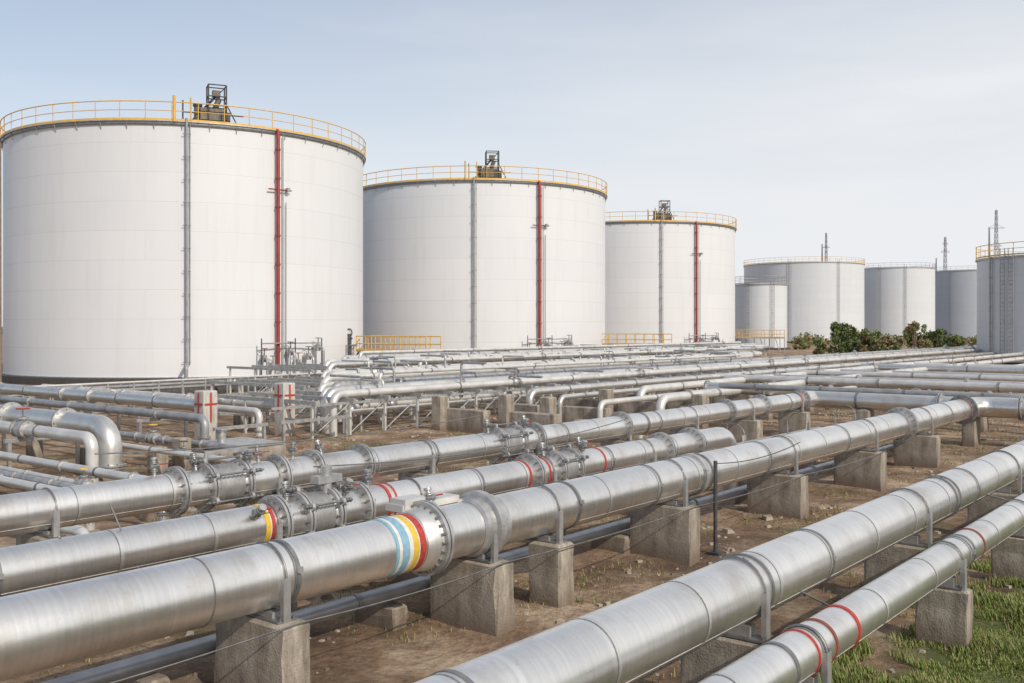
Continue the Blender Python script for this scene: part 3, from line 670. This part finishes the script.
# ---------------------------------------------------------------- access platforms with yellow rails
def platform(px0,px1,dep,z,steps=True):
    s0,t0=to_st((px0-512)/F*dep,dep); 
    L=(px1-px0)/F*dep/.80
    b=MB('access_platform'); t1=t0-L; w=1.8
    b.box((s0,(t0+t1)/2,z),(w,L,.12),'galv')
    for s in(s0-w/2,s0+w/2):
        b.box((s,(t0+t1)/2,z+.12),(.04,L,.16),'yellow')
        k=int(L/1.4)+1
        for i in range(k+1):
            t=t1+L*i/k; b.cyl((s,t,z),(s,t,z+1.3),.05,'yellow',6)
            if i%2==0: b.cyl((s,t,0),(s,t,z),.07,'galv',6)
        for h in(.65,1.3): b.cyl((s,t0,z+h),(s,t1,z+h),.05,'yellow',6)
    for i in range(3): b.cyl((s0-w/2,t1+L*i/3,.2),(s0+w/2,t1+L*(i+.6)/3,z),.05,'galv',5)
    if steps:
        n_=8
        for i in range(n_):
            zz=z-(i+1)*z/(n_+1); b.box((s0,t0+.15+i*.28,zz),(1.0,.26,.04),'dark')
        for sx in(-.5,.5):
            b.cyl((s0+sx,t0,z),(s0+sx,t0+n_*.3,.1),.06,'dark',6); b.cyl((s0+sx,t0,z+1.1),(s0+sx,t0+n_*.3,1.1),.04,'yellow',6)
            for i in range(4): b.cyl((s0+sx,t0+i*.75,z-z*i/3.3),(s0+sx,t0+i*.75,z-z*i/3.3+1.1),.035,'yellow',5)
    b.done()
    b=MB('valve_skid')
    b.box((s0-1.6,t0+1.5,.12),(2.6,4.2,.24),'concd'); b.box((s0-1.9,t0+1.0,1.6),(.8,1.2,2.7),'gpipe'); b.cyl((s0-1.2,t0+.6,.2),(s0-1.2,t0+.6,3.9),.22,'dark',10); b.cyl((s0-2.0,t0+2.4,.2),(s0-2.0,t0+2.4,3.4),.32,'galv',12); b.cyl((s0-1.3,t0+3.1,.2),(s0-1.3,t0+3.1,4.2),.1,'gpipe',10)
    b.cyl((s0-2.0,t0+2.4,3.4),(s0-2.0,t0+2.4,3.55),.42,'dark',12); b.cyl((s0-1.2,t0-.4,2.9),(s0-1.3,t0+3.4,2.9),.09,'gpipe',8); b.cyl((s0-1.2,t0+.2,3.5),(s0-1.3,t0+2.6,3.5),.07,'dark',8)
    b.torus((s0-1.2,t0+.6,4.0),(0,1,0),.34,.06,'dark',12,5); b.torus((s0-1.6,t0+1.8,2.8),(1,0,0),.3,.05,'red',12,5)
    b.cyl((s0-2.4,t0+1.6,.2),(s0-2.4,t0+1.6,3.7),.07,'dark',8); b.cyl((s0-2.4,t0+.4,2.2),(s0-2.4,t0+3.4,2.2),.12,'galv',10)
    b.done()
platform(364,440,88,2.4); platform(604,662,118,2.4); platform(737,775,165,2.7,True)

# ---------------------------------------------------------------- poles, masts
b=MB('utility_pole',False); X=(0-512)/F*60; b.cyl((X,60,0),(X,60,15.6),.12,'wood',10,r1=.09); b.cyl((X-.1,60,15.0),(X-1.8,60,15.3),.05,'wood',6); b.done()
def mast(px,dep,top,w=1.2,arms=()):
    X=(px-512)/F*dep; H=CH+(HZ-top)/F*dep; b=MB('lattice_mast',False)
    n_=int(H/2.2)
    def c(i,z): 
        k=w*(1-.75*z/H); return (X+(k if i in(0,1) else -k),dep+(k if i in(1,2) else -k),z)
    for i in range(4): b.cyl(c(i,0),c(i,H),.12,'mast',4)
    for j in range(n_):
        z0=H*j/n_; z1=H*(j+1)/n_
        for i in range(4): b.cyl(c(i,z0),c((i+1)%4,z1),.06,'mast',4,caps=False)
    for z,l in arms: 
        b.cyl((X-l,dep,H*z),(X+l,dep,H*z),.12,'mast',4); b.cyl((X-l,dep,H*z),(X,dep,H*(z+.03)),.06,'mast',4); b.cyl((X+l,dep,H*z),(X,dep,H*(z+.03)),.06,'mast',4)
    b.done(); return X,H
mast(826,420,233,.9,((.86,1.5),)); mast(822,430,244,.5)
mast(945,430,237,1.1,((.85,2.0),(.93,1.2)))
mast(996,380,210,1.1,((.86,3.2),(.72,2.2))); mast(989,390,228,.5,()); mast(936,470,258,.5,())

# ---------------------------------------------------------------- vegetation
def leaves(b,c,rad,nl,size,mats):
    for i in range(nl):
        while True:
            p=Vector((random.uniform(-1,1),random.uniform(-1,1),random.uniform(-1,1)))
            if .35<p.length<1: break
        q=Vector((c[0]+p.x*rad[0],c[1]+p.y*rad[1],c[2]+p.z*rad[2]))
        a=Vector((random.gauss(0,1),random.gauss(0,1),random.gauss(0,1)+.8)).normalized(); d=a.orthogonal().normalized(); e=a.cross(d)
        k=size*random.uniform(.6,1.4)
        b.add([q-d*k,q-e*k*.6,q+d*k,q+e*k*.6],[(0,1,2,3)],random.choice(mats))
def bush(px,dep,wid,h,mats,nc=22,name='bush'):
    X=(px-512)/F*dep; b=MB(name,False)
    for i in range(5):
        a=random.uniform(0,6.28); b.cyl((X,dep,0),(X+math.cos(a)*wid*.6,dep+math.sin(a)*wid*.5,h*.7),.16,'wood',6,r1=.04)
    for i in range(nc):
        a=random.uniform(0,6.28); r=math.sqrt(random.random()); zz=random.uniform(.05,1)
        w_=r*wid*math.sqrt(max(.05,1-zz*zz))
        mm=[random.choice(mats)]*2+[random.choice(mats)]
        leaves(b,(X+math.cos(a)*w_,dep+math.sin(a)*w_,h*(.12+.74*zz)),(wid*.2,wid*.2,h*.14),120,.18,mm)
    b.done((X,dep,0))
bush(840,140,3.4,5.3,['leafA','leafA','leafD'],40); bush(866,146,3.4,4.4,['leafA','leafB','leafB'],34); bush(888,150,2.4,3.2,['leafB','leafB','leafA'],22); bush(822,150,1.6,2.2,['leafA','leafB'],12)
bush(915,175,2.9,5.6,['leafA','leafB','leafB'],30); bush(938,180,3.6,4.4,['leafA','leafA','leafD'],34); bush(958,165,2.4,3.4,['leafB','leafA'],20)
bush(800,200,2.4,2.2,['leafB','leafA'],12)
b=MB('distant_trees',False)
for i in range(34):
    px=random.uniform(790,1060); dep=random.uniform(235,270); X=(px-512)/F*dep
    h=random.uniform(1.0,3.2); leaves(b,(X,dep,h*.5),(random.uniform(2,4),3,h*.55),90,.4,['leafA','leafB','leafB'])
b.done()
b=MB('distant_trees',False)
for i in range(120):
    px=random.uniform(-300,1500); dep=random.uniform(560,700); X=(px-512)/F*dep
    h=random.uniform(3,7); leaves(b,(X,dep,h*.5),(random.uniform(9,14),4,h*.55),70,1.3,['leafA','leafD','leafB'])
b.done()

def blades(name,pts,hmin,hmax,mats,per=3,w=.012):
    b=MB(name,False)
    for (x,y,sc) in pts:
        for k in range(per):
            a=random.uniform(0,6.28); h=random.uniform(hmin,hmax)*sc; lx,ly=math.cos(a)*h*.45,math.sin(a)*h*.45
            ox,oy=random.uniform(-.05,.05),random.uniform(-.05,.05); px_,py_=-math.sin(a)*w,math.cos(a)*w
            z=gh(x,y)-.01; X=x+ox;Y=y+oy
            b.add([(X-px_,Y-py_,z),(X+px_,Y+py_,z),(X+px_*.7+lx*.4,Y+py_*.7+ly*.4,z+h*.6),(X-px_*.7+lx*.4,Y-py_*.7+ly*.4,z+h*.6),(X+lx,Y+ly,z+h)],[(0,1,2,3),(3,2,4)],random.choice(mats))
    b.done((0,0,0))
pts=[]
while len(pts)<52000:
    s=random.uniform(8,34); v=random.uniform(-5.4,.8)
    X,Y=to_xy(s,-v)
    if Y<9 or abs(X/Y-.42)>.2: continue
    q=v+noise.noise(Vector((X*.6,Y*.6,0)))*1.5
    if q<-4.8 or random.random()>min(1,(q+4.9)*1.1): continue
    if noise.noise(Vector((X*1.1,Y*1.1,40)))<-.34: continue
    pts.append((X,Y,.5+.9*(noise.noise(Vector((X*.9,Y*.9,9)))+.5)))
blades('grass',pts,.04,.16,['grassA','grassA','grassA','grassA','grassB'],3,.009)
pts=[]
while len(pts)<16000:
    s=random.uniform(4,60); t=random.uniform(3.0,32); X,Y=to_xy(s,t)
    if noise.noise(Vector((X*.33,Y*.33,5)))<.08 or Y<9: continue
    pts.append((X,Y,random.uniform(.3,1.1)))
blades('dry_grass',pts,.03,.15,['grassB','grassA','grassB','leafB'],3,.009)

b=MB('rubble',False)
for i in range(11000):
    s=random.uniform(3,60); t=random.uniform(3,32); X,Y=to_xy(s,t)
    if Y<9: continue
    if noise.noise(Vector((X*.4,Y*.4,20)))<random.uniform(-.35,.35): continue
    k=random.choice([.012,.02,.03,.04,.055])*random.uniform(.6,1.5) if random.random()<.985 else random.uniform(.08,.15)
    z=gh(X,Y)+k*.2; a=random.uniform(0,3)
    vv=[]
    for dz in(-1,1):
        for dx,dy in((-1,-1),(1,-1),(1,1),(-1,1)):
            f=random.uniform(.55,1.15)*(.75 if dz>0 else 1); vv.append((X+(dx*math.cos(a)-dy*math.sin(a))*k*f,Y+(dx*math.sin(a)+dy*math.cos(a))*k*f,z+dz*k*.6*f))
    b.add(vv,[(4,5,6,7),(0,1,5,4),(1,2,6,5),(2,3,7,6),(3,0,4,7)],'stone' if random.random()<.7 else 'conc')
b.done((0,0,0))

def cable(p0,p1,sag,r=.011,mat='dark',n=14):
    b=MB('cable'); p0=Vector(p0);p1=Vector(p1)
    b.sweep([p0.lerp(p1,i/n)-Vector((0,0,sag*4*(i/n)*(1-i/n))) for i in range(n+1)],r,mat,5); b.done()
q=[3.0]+[sA(p) for p in(292,500,690,800,880)]
for i in range(len(q)-1): cable((q[i],tA-.66,1.06),(q[i+1],tA-.66,1.06),.05,.010,'band')
cable((sA(708),tA-.66,1.8),(sA(800),tA-.5,1.8),.12,.01) 
cable((s_of(735,tD),tD-.1,zD+rD+.02),(s_of(800,tD)+.2,tD-.42,.9),.03,.014,'band')
cable((s_of(935,tD),tD-.1,zD+rD+.02),(s_of(985,tD)+.2,tD-.42,1.0),.03,.014,'band')
cable((s_of(95,tC),tC,zC+rC+.5),(s_of(480,tC),tC,zC+rC+.45),.15,.012,'band'); cable((s_of(110,tB),tB,zB+rB+.35),(s_of(150,tB),tB-.5,.4),.05,.012,'band')
cable((s_of(330,tB),tB+.4,zB+.7),(s_of(640,tB),tB+.5,zB+.75),.2,.012,'band'); cable((s_of(60,tB),tB,zB+rB+.02),(s_of(120,tB)+.3,tB+1.6,.9),.05,.012,'band')

# ---------------------------------------------------------------- light, sky, camera
az,el=math.radians(142),math.radians(34)
Sd=Vector((math.sin(az)*math.cos(el),math.cos(az)*math.cos(el),math.sin(el)))
L=bpy.data.lights.new('sun','SUN'); L.energy=3.1; L.angle=math.radians(0.7); L.color=(1,.90,.77)
lo=bpy.data.objects.new('sun',L); bpy.context.collection.objects.link(lo); lo.rotation_euler=Sd.to_track_quat('Z','Y').to_euler(); lo.location=(0,0,60)
w=bpy.data.worlds.new('World'); bpy.context.scene.world=w; w.use_nodes=True; n=w.node_tree; bg=n.nodes['Background']
sk=n.nodes.new('ShaderNodeTexSky'); sk.sky_type='NISHITA'; sk.sun_disc=False; sk.sun_elevation=el; sk.sun_rotation=az; sk.air_density=1.0; sk.dust_density=1.0; sk.ozone_density=1.6
bg.inputs['Strength'].default_value=.12
tc=n.nodes.new('ShaderNodeTexCoord'); 
mp=n.nodes.new('ShaderNodeMapping'); mp.inputs['Scale'].default_value=(1.6,1.6,9); mp.inputs['Rotation'].default_value=(0,.15,0); n.links.new(tc.outputs['Generated'],mp.inputs[0])
nz=n.nodes.new('ShaderNodeTexNoise'); nz.inputs['Scale'].default_value=1.5; nz.inputs['Detail'].default_value=8; n.links.new(mp.outputs[0],nz.inputs['Vector'])
rp=ramp(n,[(0.42,0),(0.8,1)]); n.links.new(nz.outputs[0],rp.inputs[0])
sep=n.nodes.new('ShaderNodeSeparateXYZ'); n.links.new(tc.outputs['Generated'],sep.inputs[0])
hz=n.nodes.new('ShaderNodeMapRange'); hz.inputs[1].default_value=.0; hz.inputs[2].default_value=.38; hz.inputs[3].default_value=.96; hz.inputs[4].default_value=.34; n.links.new(sep.outputs[2],hz.inputs[0])
xz=math_(n,'MULTIPLY',math_(n,'ADD',sep.outputs[0],.1),.42)
f=math_(n,'ADD',math_(n,'ADD',hz.outputs[0],math_(n,'MULTIPLY',rp.outputs[0],.22)),xz,True)
colr=mix(n,sk.outputs[0],(7.0,7.15,7.4),f)
n.links.new(colr,bg.inputs['Color'])
cam=bpy.data.cameras.new('camera'); cam.lens=35; cam.sensor_width=36; cam.shift_y=-14.5/1024; cam.clip_end=6000; cam.clip_start=.1
co_=bpy.data.objects.new('camera',cam); bpy.context.collection.objects.link(co_); co_.location=(0,0,CH); co_.rotation_euler=(math.radians(90),0,0)
sc=bpy.context.scene; sc.camera=co_
sc.view_settings.view_transform='Standard'; sc.view_settings.look='None'; sc.view_settings.exposure=0
